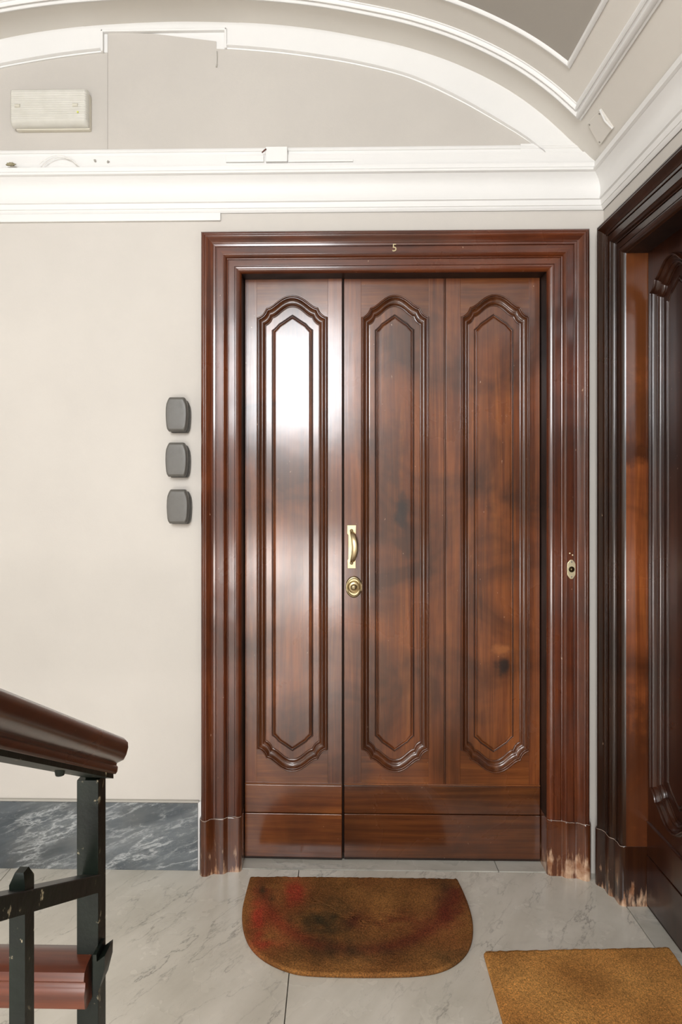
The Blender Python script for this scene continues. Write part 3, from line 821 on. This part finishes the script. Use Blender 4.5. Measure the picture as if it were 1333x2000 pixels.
for k, (px, py) in enumerate(((186, 314), (211, 316), (447, 311))):
    c1 = P(px, py, yb_ - .002); sc_ = (.006, .0045, .007)
    bm = bmesh.new(); bmesh.ops.create_icosphere(bm, subdivisions=2, radius=.0045)
    for v in bm.verts: v.co = v.co * (1 + .7 * noise.noise(v.co * 300 + Vector((k, 0, 0)))) + c1
    mb = MB(); bm.verts.ensure_lookup_table(); mb.add([v.co.copy() for v in bm.verts], [tuple(v.index for v in f.verts) for f in bm.faces]); bm.free()
    tag(mb.build('plaster_chip', M_cement, None, 60), ('left one of two grey plaster chips beneath the patch board', 'right one of two grey plaster chips beneath the patch board', 'grey plaster chip at the left end of the short trunking')[k], 'debris')

# blank cover plate on the vault at the right corner
def on_vault(px, py):
    """intersection of the pixel's ray with the vault section"""
    dx = (px - CX) / F; dz = -(py - VY) / F
    d = Vector((dx * math.cos(YAW) - math.sin(YAW), dx * math.sin(YAW) + math.cos(YAW), dz)); t = 1.5
    while t < 3:
        p = Vector((0, 0, H)) + d * t
        for i in range(NC - 1):
            if curve[i][0] <= p.x <= curve[i + 1][0]:
                zc = curve[i][1] + (curve[i + 1][1] - curve[i][1]) * (p.x - curve[i][0]) / (curve[i + 1][0] - curve[i][0])
                if p.z >= zc: return p, cnorm(i)
        t += .002
    return p, Vector((-1, 0))
cor4 = [on_vault(1176, 210), on_vault(1200, 248), on_vault(1175, 282), on_vault(1151, 238)]
cq = sum((c[0] for c in cor4), Vector()) / 4; n2 = cor4[0][1]
nn = Vector((n2.x, 0, n2.y)).normalized(); tt = Vector((0, 1, 0)); bb_ = nn.cross(tt)
R4 = [c[0] for c in cor4]
R4 = [p - nn * (p - cq).dot(nn) for p in R4]
pm = MB().loft([[p + nn * .001 for p in R4], [p + nn * .008 for p in R4], [cq + (p - cq) * .96 + nn * .009 for p in R4]])
plate = pm.build('cover_plate', M_vault); tag(plate, 'blank square cover plate on the vault beside the right corner', 'cover plate')
for a_ in (0, 2, 3):
    s_c = cq + (R4[a_] - cq) * .78 + nn * .009
    MB().tube([s_c, s_c + nn * .0015], .0028, 10).build('screw', M_screw, plate)
MB().tube([R4[0] + nn * .008, (R4[0] + R4[1]) / 2 + nn * .012 + tt * .004, R4[1] + nn * .008], .003, 8).build('cable', M_white, plate)

# ------------------------------------------------------------------ doormats
def coir(name):
    m, nt, bs = newmat(name)
    at = N(nt, 'ShaderNodeAttribute', attribute_name='print')
    v = coords(nt)
    f = nz(nt, v, 260, 4, .75)
    c = mixc(nt, 1.0, at.outputs['Color'], ramp(nt, f, [(.34, g(.42)), (.5, g(1.0)), (.68, (1.9, 1.75, 1.45))]), 'MULTIPLY')
    c = mixc(nt, 1.0, c, ramp(nt, nz(nt, v, 7, 4), [(.3, g(.75)), (.7, g(1.15))]), 'MULTIPLY')
    nt.links.new(c, bs.inputs['Base Color']); bs.inputs['Roughness'].default_value = .95
    bs.inputs['Specular IOR Level'].default_value = .15
    bump(nt, bs, f, .9, .004); return m
M_coir = coir('coir')
def inside(p, poly):
    c = False; j = len(poly) - 1
    for i in range(len(poly)):
        a, b = poly[i], poly[j]
        if (a[1] > p[1]) != (b[1] > p[1]) and p[0] < (b[0] - a[0]) * (p[1] - a[1]) / (b[1] - a[1]) + a[0]: c = not c
        j = i
    return c
def smoothpoly(pts, it=3):
    for _ in range(it):
        out = []
        for i in range(len(pts)):
            a, b = pts[i], pts[(i + 1) % len(pts)]
            out += [(a[0] * .75 + b[0] * .25, a[1] * .75 + b[1] * .25), (a[0] * .25 + b[0] * .75, a[1] * .25 + b[1] * .75)]
        pts = out
    return pts
def mat_obj(name, poly, thick, colfn, nx, label):
    """pile built ring by ring from the edge inwards, so the outline stays clean"""
    cx_ = sum(p[0] for p in poly) / len(poly); cy_ = sum(p[1] for p in poly) / len(poly)
    poly = resample(poly + [poly[0]], nx)[:-1]
    rings = []; cols = []
    K = nx // 5
    zf_ = lambda x, y: .0022 * noise.noise(Vector((x * 170, y * 170, 0)))
    for z, s_ in ((.001, 1.0), (thick * .6, 1.002)):
        rings.append([(cx_ + (p[0] - cx_) * s_, cy_ + (p[1] - cy_) * s_, z) for p in poly])
    for k in range(K):
        s_ = .994 - .98 * k / (K - 1)
        rr = []
        for p in poly:
            jit = .0022 * noise.noise(Vector((p[0] * 210, p[1] * 210, k)))
            x, y = cx_ + (p[0] - cx_) * s_ + jit, cy_ + (p[1] - cy_) * s_ + jit
            rr.append((x, y, thick + zf_(x, y)))
        rings.append(rr)
    mb = MB().loft(rings)
    me = bpy.data.meshes.new(name); me.from_pydata([tuple(v) for v in mb.v], [], mb.f)
    at = me.color_attributes.new('print', 'FLOAT_COLOR', 'POINT')
    for i, v in enumerate(me.vertices):
        c = colfn(v.co.x, v.co.y); at.data[i].color = (*c, 1)
    me.materials.append(M_coir)
    bm = bmesh.new(); bm.from_mesh(me); bmesh.ops.recalc_face_normals(bm, faces=bm.faces); bm.to_mesh(me); bm.free()
    for p in me.polygons: p.use_smooth = True
    o = bpy.data.objects.new(name, me); link(o); tag(o, label, 'doormat'); return o
TZ = .014
o1 = [(489, 1712), (600, 1712), (760, 1714), (894, 1716), (904, 1736), (916, 1765), (925, 1800), (923, 1838), (905, 1868), (870, 1890), (820, 1900), (720, 1902), (620, 1900), (570, 1895), (520, 1874), (488, 1846), (474, 1810), (473, 1775), (480, 1745)]
poly1 = [tuple(PF(px, py, TZ)[:2]) for px, py in o1]
# corners at the top stay crisp: double the points before smoothing
pp = []
for i, p in enumerate(poly1): pp += [p, p, p] if i in (0, 3) else [p]
poly1 = smoothpoly(pp, 2)
poly1 = [p for i, p in enumerate(poly1) if math.dist(p, poly1[i - 1]) > 1e-4]
def gauss(x, y, cx_, cy_, rx, ry): return math.exp(-(((x - cx_) / rx) ** 2 + ((y - cy_) / ry) ** 2))
def mixv(a, b, t): return tuple(a[i] + (b[i] - a[i]) * max(0, min(1, t)) for i in range(3))
def inv_px(x, y, z=TZ):         # where on the print the wear of the photograph sits
    X = x * math.cos(YAW) + y * math.sin(YAW); Y = -x * math.sin(YAW) + y * math.cos(YAW)
    return CX + F * X / Y, VY + F * (H - z) / Y
def col1(x, y):
    px, py = inv_px(x, y)
    n_ = noise.noise(Vector((x * 9, y * 9, 0))); n2 = noise.noise(Vector((x * 30, y * 30, 4)))
    c = mixv((.20, .080, .024), (.30, .135, .040), .5 + n_)
    red = (.36, .052, .026); dark = (.055, .038, .017); mar = (.14, .026, .014)
    # concentric printed band along sides and rounded front
    d = abs(math.hypot((px - 700) / 215, (max(py, 1735) - 1735) / 140) ** 1.0 - .86)
    if py > 1735: c = mixv(c, mixv(mar, red, gauss(px, py, 520, 1830, 80, 60) ), .75 * math.exp(-(d / .10) ** 2))
    for (gx, gy, rx, ry, col, am) in ((505, 1800, 16, 42, red, 1.0), (575, 1742, 22, 34, red, .95), (520, 1845, 40, 16, red, .55), (507, 1735, 12, 20, (.23, .06, .025), .7), (690, 1798, 25, 15, mar, .9), (790, 1800, 80, 20, mar, .6),
                                      (880, 1770, 30, 45, mar, .7), (640, 1800, 60, 55, dark, .75), (680, 1860, 120, 22, dark, .45), (865, 1735, 20, 30, dark, .5), (612, 1795, 45, 10, dark, .6),
                                      (513, 1740, 7, 16, dark, .8), (530, 1760, 8, 12, dark, .6), (880, 1870, 40, 20, dark, .5)):
        c = mixv(c, col, am * gauss(px, py, gx, gy, rx, ry) * (1 + n2))
    return c
mat1 = mat_obj('doormat', poly1, TZ, col1, 260, 'rounded brown coir doormat with faded red print before the entrance door')
o2 = [(945, 1857), (1060, 1855), (1180, 1852), (1311, 1849)]
A_ = PF(945, 1857, TZ); B_ = PF(1308, 1849, TZ); C_ = PF(985, 2000, TZ)
dirY = (C_ - A_).normalized(); Lm = .78
poly2 = [A_[:2], B_[:2], (B_ + dirY * Lm)[:2], (A_ + dirY * Lm)[:2]]
poly2 = [tuple(p) for p in poly2]
cor2 = []
for i in range(4):
    a, b, c = Vector(poly2[i - 1]), Vector(poly2[i]), Vector(poly2[(i + 1) % 4])
    cor2 += [tuple(b + (a - b).normalized() * .008), tuple(b + (a - b).normalized() * .002 + (c - b).normalized() * .002), tuple(b + (c - b).normalized() * .008)]
def col2(x, y):
    n_ = noise.noise(Vector((x * 6, y * 6, 0)))
    return mixv((.44, .20, .055), (.58, .29, .085), .5 + n_)
mat2 = mat_obj('doormat', cor2, TZ, col2, 260, 'plain golden brown rectangular coir doormat before the dark side door')

# ------------------------------------------------------------------ stair railing
rl = empty('stair_railing', (-.3125, .9, 0)); tag(rl, 'dark green iron stair railing with glossy brown wooden handrail', 'railing')
def LR(x, y, z): return (x + .3125, y - .9, z)
sl = .493
sec = [(-.017, -.0235), (.017, -.0235), (.0185, -.021), (.0185, -.015), (.0160, -.0125), (.0165, -.0095), (.0255, -.005), (.0285, .002), (.0298, .011), (.0285, .0175), (.0235, .0222), (.012, .0242), (0, .0248)]
sec = sec + [(-x, z) for x, z in sec[-2:1:-1]]
def zc(Y): return 1.020 + (.93 - Y) * sl
hr = MB(); rings = []
ca, sa = math.cos(math.atan(sl)), math.sin(math.atan(sl))
for Y, s_ in ((.10, 1), (.3, 1), (.5, 1), (.7, 1), (.918, 1), (.924, .98), (.928, .93), (.930, .84), (.931, .70)):
    rings.append([LR(-.3125 + x * s_, Y + z * s_ * sa, zc(Y) + z * s_ * ca) for x, z in sec])
hr.loft(rings); hr.build('handrail', M_rail, rl, 50)
Xp0, Xp1, Yp0, Yp1 = -.3380, -.3095, .885, .915
def ib(a, b, nm, bev=.0015): return MB().box(LR(*a), LR(*b), bev).build(nm, M_iron, rl)
ib((Xp0, Yp0, 0), (Xp1, Yp1, 1.006), 'post')
# flat bar running up with the stair
fb = MB(); rg = []
for Y in (.12, .89):
    zt_ = .883 + (.885 - Y) * sl
    rg.append([LR(x, Y, z) for x, z in ((-.331, zt_ - .023), (-.3075, zt_ - .023), (-.3075, zt_ - .001), (-.3085, zt_), (-.330, zt_), (-.331, zt_ - .001))])
fb.loft(rg); fb.build('sloping_bar', M_iron, rl)
# baluster with a chamfered top
bl = MB(); bx, by = -.3190, .688; w_ = .0080; tp = 1.000
bl.loft([[LR(bx + sx * w_ * k, by + sy * .0105 * k, z) for sx, sy in ((-1, -1), (1, -1), (1, 1), (-1, 1))] for z, k in ((0, 1), (tp - .010, 1), (tp, .55))])
b_o = bl.build('baluster', M_iron, rl)
for k in (1, 2):                # the next balusters up the flight
    bl = MB(); y_ = by - .2 * k; t_ = tp + .2 * k * sl
    bl.loft([[LR(bx + sx * w_ * q_, y_ + sy * .0105 * q_, z) for sx, sy in ((-1, -1), (1, -1), (1, 1), (-1, 1))] for z, q_ in ((0, 1), (t_ - .010, 1), (t_, .55))])
    bl.build('baluster', M_iron, rl)
ub = MB(); rg = []
for Y in (.10, .905):
    z_ = zc(Y) - .0235 / ca
    rg.append([LR(x, Y, z_ + dz) for x, dz in ((-.329, -.006), (-.296, -.006), (-.296, .001), (-.329, .001))])
ub.loft(rg); ub.build('handrail_strap', M_iron, rl)
MB().tube([LR(-.314, .772, zc(.772) - .026), LR(-.314, .772, zc(.772) - .037)], [.007, .005], 12).build('screw', M_iron, rl)
# side bracket which carries the wooden guard rail
bk = MB(); bk.loft([[LR(x, y_, z) for x, z in ((-.3105, .790), (-.3060, .790), (-.3055, .781), (-.2950, .789), (-.2955, .772), (-.3015, .748), (-.3105, .735))] for y_ in (.868, .900)])
bk.build('rail_bracket', M_iron, rl)
gd = MB(); zt_ = .776
gs = [(.866, zt_ - .054), (.860, zt_ - .050), (.857, zt_ - .032), (.861, zt_ - .024), (.862, zt_ - .018), (.856, zt_ - .012), (.859, zt_ - .003), (.868, zt_ + .001), (.890, zt_ + .003), (.905, zt_ + .001), (.911, zt_ - .006), (.908, zt_ - .018), (.904, zt_ - .05), (.900, zt_ - .054)]
gd.loft([[LR(x, y_, z) for y_, z in gs] for x in (-1.7, -1.2, -.7, -.318)])
gd.build('guard_rail', M_rail2, rl, 45)
